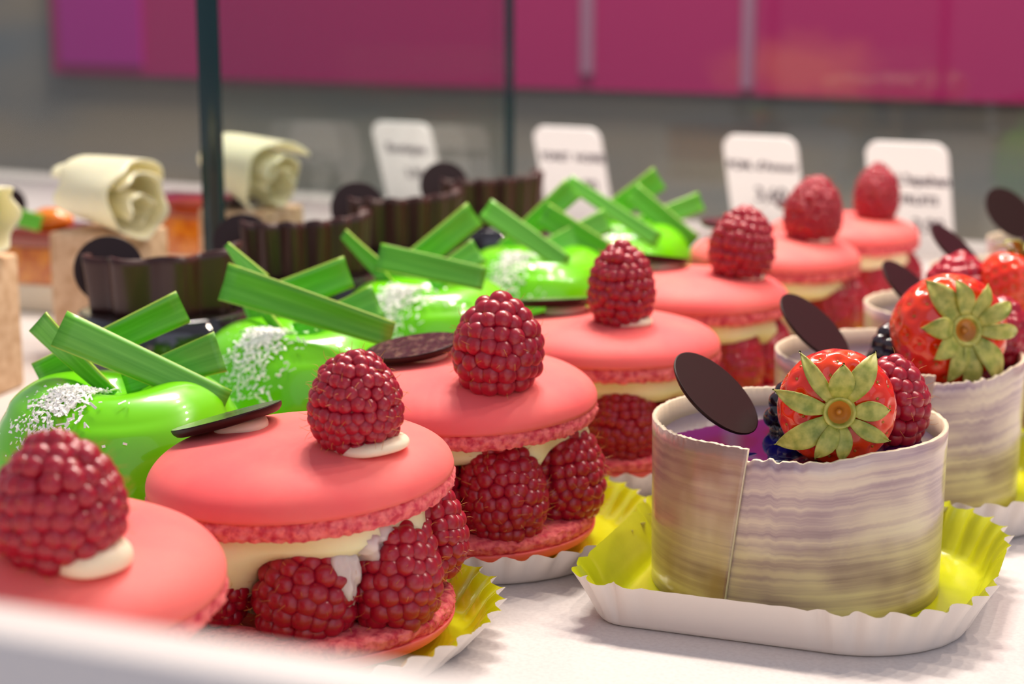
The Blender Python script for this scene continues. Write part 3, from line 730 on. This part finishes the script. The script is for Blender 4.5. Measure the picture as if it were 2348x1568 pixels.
def coconut(parent, az, spread, r0, r1, n, seed):
    rnd = random.Random(seed); v, f = [], []
    for k in range(n):
        a = R(az+rnd.gauss(0, spread)*(1.0 if rnd.random() < .85 else 1.8)); r = r0+(r1-r0)*rnd.random()**1.1
        z = dome_z(min(r, 33)); c = Vector((r*math.cos(a), r*math.sin(a), z+rnd.uniform(0, .7)))
        dzdr = (dome_z(min(r+.6, 33.2))-dome_z(r-.6))/1.2; n_ = Vector((-dzdr*math.cos(a), -dzdr*math.sin(a), 1)).normalized()
        q = n_.to_track_quat('Z', 'Y') @ Quaternion((0, 0, 1), rnd.uniform(0, 6.28)) @ Quaternion((1, 0, 0), rnd.uniform(-.6, .6)) @ Quaternion((0, 1, 0), rnd.uniform(-.6, .6))
        Mx = Matrix.Translation(c) @ q.to_matrix().to_4x4()
        vv, ff = box_vf(0, 0, 0, rnd.uniform(.8, 2.4), rnd.uniform(.3, .8), .18, Mx); b = len(v)
        v += vv; f += [tuple(b+i for i in x) for x in ff]
    o = part('coconut_flakes', v, f, M['coconut'], parent, smooth=False); o['kind'] = 'stuff'; o['label'] = 'white grated coconut flakes'
v, f = lathe(DOME_P, 96, lambda p, a, r, z: (p[0]*(1+.02*math.sin(2*a+.5)), p[1]*(1+.02*math.sin(2*a+.5)), p[2]+(0.9*math.sin(2*a+1.0) if 5 < r < 28 and z > 30 else 0)))
v = [(a, b, c*1.045) for a, b, c in v]; DOME = mesh('glaze', v, f, M['green'])
DOMES = [((275, 905), 450, 'green glazed cake nearest the viewer, its dark leaf strips crossed behind the first raspberry'),
         ((690, 768), 527, 'second green glazed cake, with one long pale streaked leaf lying across it'),
         ((985, 670), 604, 'third green glazed cake, showing three round light spots beside its coconut'),
         ((1233, 596), 681, 'fourth green glazed cake, behind the fourth macaron\'s raspberry'),
         ((1427, 535), 758, 'farthest green glazed cake, with crossed leaves before a price tag')]
D_ = []
for i, ((x, y), d, lab) in enumerate(DOMES):
    p = pixd(x, y, d); t = empty('glazed_cake', (p.x, p.y, 0.1), (0, 0, 0), lab, 'cake', 'green glazed cakes in a row')
    o = link('glaze', DOME, t, rot=(0, 0, R(-8))); o.scale = (1, 1, 1)
    coconut(t, -122 if i == 0 else -120, 11, 9, 32.5, (900, 900, 800, 600, 400)[i], i)
    D_.append((t, d))
LEAVES = [
    [((135, 752, 438), (520, 922, 447), 9.8, 6.6, -8, -.12, 0), ((84, 858, 462), (420, 702, 470), 6.5, 9.4, 14, .1, .05), ((285, 880, 451), (506, 806, 452), 6.0, 11.0, -5, .08, 0),
     ((88, 735, 445), (262, 905, 448), 8.5, 4.2, 40, .1, .08)],
    [((514, 645, 512), (900, 768, 505), 11.4, 7.6, 4, .14, -.03), ((560, 712, 541), (800, 622, 548), 10.0, 10.4, 10, .1, .05), ((680, 770, 527), (868, 692, 530), 8.0, 11.0, -6, .15, 0),
     ((520, 560, 530), (600, 650, 530), 2.0, 9.0, 35, .1, 0), ((590, 690, 524), (672, 792, 522), 4.0, 4.0, 35, .1, .1)],
    [((868, 588, 588), (1112, 640, 584), 9.2, 8.0, -6, .12, .06), ((890, 648, 617), (1088, 490, 626), 9.0, 10.2, 10, .1, .05), ((985, 650, 605), (1098, 575, 610), 7.0, 9.5, -6, .15, 0),
     ((788, 535, 604), (872, 618, 602), 4.2, 7.0, 30, .1, .05), ((866, 620, 600), (925, 690, 600), 5, 3.4, 30, .1, .05)],
    [((1112, 478, 664), (1300, 606, 662), 8.8, 6.8, -10, .1, 0), ((1150, 580, 700), (1315, 430, 704), 7.5, 10.0, 10, .1, .04), ((1245, 490, 690), (1405, 590, 684), 10.0, 9.0, 6, .1, .05), ((1245, 575, 684), (1395, 505, 690), 7.5, 10.0, -6, .1, 0)],
    [((1302, 415, 738), (1510, 552, 736), 6.0, 7.0, -12, .1, 0), ((1380, 500, 772), (1512, 408, 776), 9.0, 11.5, 12, .1, .04), ((1448, 440, 756), (1590, 560, 752), 9.0, 9.0, 4, .1, .04), ((1440, 528, 761), (1608, 462, 770), 8.0, 9.0, -4, .1, 0)]]
for (t, d), Ls in zip(D_, LEAVES):
    for a in Ls: leaf(t, *a)

# ------------------------------------------------------------------ chocolate cups with a fluted wall
def flute_mesh(rx, ry, a0, a1, h, waves, amp):
    nu, nz = 160, 8; v = []
    for iz in range(nz+1):
        fz = iz/nz
        for k in range(nu+1):
            s = k/nu; a = R(a0+(a1-a0)*s); w = amp*math.sin(2*math.pi*waves*s)*(0.75+0.35*fz)
            v.append(((rx+w)*(1+.06*fz)*math.cos(a), (ry+w)*(1+.06*fz)*math.sin(a), fz*(h+0.5*math.sin(2*math.pi*waves*s+1)+2.5*s)))
    return mesh('fluted_wall', v, grid_faces(nz+1, nu+1, False), M['choc'])
FL = [flute_mesh(23, 19, -178, 12, 19.5, 4.2, 2.3), flute_mesh(24, 20, -150, 25, 22, 7.5, 1.5)]
v, f = lathe(smooth_profile([(0, 0), (29, 0), (32.5, 4), (33, 20), (32, 33), (29.5, 38.0), (26, 39.6), (0, 39.6)], 5), 72); TART = mesh('glazed_base', v, f, M['choc_glaze'])
DISC_T = disc_mesh(12, 1.6, False)
CH = [((378, 700), 605, 0, (250, 620), 'dark chocolate cup nearest the viewer, its wavy wall right behind the first crossed leaves'),
      ((690, 598), 682, 1, (558, 560), 'second dark chocolate cup, at the foot of the thick glass edge'),
      ((918, 521), 759, 1, (820, 480), 'third dark chocolate cup, before the farthest price tag'),
      ((1115, 464), 836, 1, (1018, 428), 'farthest dark chocolate cup, at the foot of the thin glass edge')]
for (x, y), d, k, dp, lab in CH:
    p = pixd(x, y, d); t = empty('chocolate_cup', (p.x, p.y, .1), (0, 0, R(8)), lab, 'pastry cup', 'dark chocolate cups in a row')
    link('glazed_base', TART, t)
    o = link('fluted_wall', FL[k], t, (0, 0, 39.3)); sm = o.modifiers.new('thickness', 'SOLIDIFY'); sm.thickness = 1.4*MM; sm.offset = 0
    q = Matrix.Rotation(R(-8), 4, 'Z') @ (pixd(*dp, d+2)-Vector((p.x, p.y, .1)))
    link('chocolate_disc', DISC_T, t, q, Vector((.1, -.94, .3)).normalized().to_track_quat('Z', 'Y'))

# ------------------------------------------------------------------ cakes under white chocolate curls
def curl_mesh(seed, length, r0, r1, turns, cone, a_start=0):
    nu, nl = 110, 20; v = []
    for i in range(nl):
        s = i/(nl-1)
        for k in range(nu):
            t = k/(nu-1); a = R(a_start)-2*math.pi*turns*t; r = r0+(r1-r0)*t
            r *= (1+cone*(s-.5))*(1+.05*math.sin(3*a+seed+2*s))
            x = length*(s-.5)*(1-.30*t+.06*math.sin(5*a+seed))+3.2*math.sin(a*.5+seed)+noise.noise(Vector((t*9, seed, 0)))*2.5*(1 if i in (0, nl-1) else .3)
            v.append((x, r*math.cos(a), r*math.sin(a)))
    return mesh('chocolate_curl', v, grid_faces(nl, nu, False), M['curl'])
CURLS = [(-112, 600, 644, -14, 'curl cake at the very edge of the picture, mostly out of view', 36, -60),
         (247, 470, 721, -20, 'beige cake under a wide white chocolate curl, before the glass edge', 36, 252),
         (575, 430, 800, -24, 'beige cake under a white chocolate curl, seen past the glass edge', 36, 575)]
for i, (x, y, d, rz, lab, bw, cxp) in enumerate(CURLS):
    p = pixd(x, y, d); u = p.x; t = empty('curl_cake', (p.x, p.y, .1), (0, 0, R(rz)), lab, 'cake', 'beige cakes with white chocolate curls')
    box('mousse_block', (0, 0, 25.5), (36, 34, 51), M['biscuit'], t, bevel=1.5)
    if i == 2:
        dd = link('chocolate_disc', DISC_T, t, (-3, -6, 52.6), (R(4), 0, 0)); dd.scale = (.8, .8, 1)
    o = link('chocolate_curl', curl_mesh(i*2+1, (44, 52, 46)[i], 9, (15, 15.0, 16.0)[i], 1.35, (.0, .25, .45)[i], (200, 150, 160)[i]), t, (0, -1, (66, 65.5, 68)[i]), (0, R((0, 4, 14)[i]), R((0, -22, -14)[i])))
    sm = o.modifiers.new('thickness', 'SOLIDIFY'); sm.thickness = 1.1*MM
    o = link('inner_curl', curl_mesh(i*2+4, (34, 34, 30)[i], 5, 8.5, .8, .2, 200), t, (6, -4, (64, 62, 64)[i]), (0, R(8), R((10, -22, -14)[i])))
    sm = o.modifiers.new('thickness', 'SOLIDIFY'); sm.thickness = 1.0*MM
# amber layered cakes behind them
AM = [((150, 520), 830, 'amber layered cake topped with an orange piece and a green leaf'),
      ((440, 450), 914, 'amber layered cake with bare jelly top, just before the thick glass edge')]
for i, ((x, y), d, lab) in enumerate(AM):
    p = pixd(x, y, d); t = empty('layer_cake', (p.x, p.y, .1), (0, 0, R(-20)), lab, 'cake', 'amber layered cakes')
    hh = p.z-.1
    box('cream_layer', (0, 0, hh*.17), (46, 40, hh*.34), M['ivory'], t, bevel=.8)
    box('amber_layer', (0, 0, hh*.57), (45.6, 39.6, hh*.46), M['caramel'], t, bevel=.6)
    box('jelly_layer', (0, 0, hh*.90), (45.8, 39.8, hh*.2), M['jelly_top'], t, bevel=1.2)
    if i == 0:
        blob('orange_piece', 7, (1.6, 1, .8), 3, .12, M['orange'], t, (-2, -8, hh+4.6))
        lf = leaf(t, (-60, 470, d-16), (95, 512, d-20), 8, 8, 0, .1, .05)
        lf.rotation_euler = (0, 0, R(20))
        dd = link('chocolate_disc', DISC_T, t, (-28, -6, hh+9), (R(70), 0, R(20))); dd.scale = (.8, .8, 1)
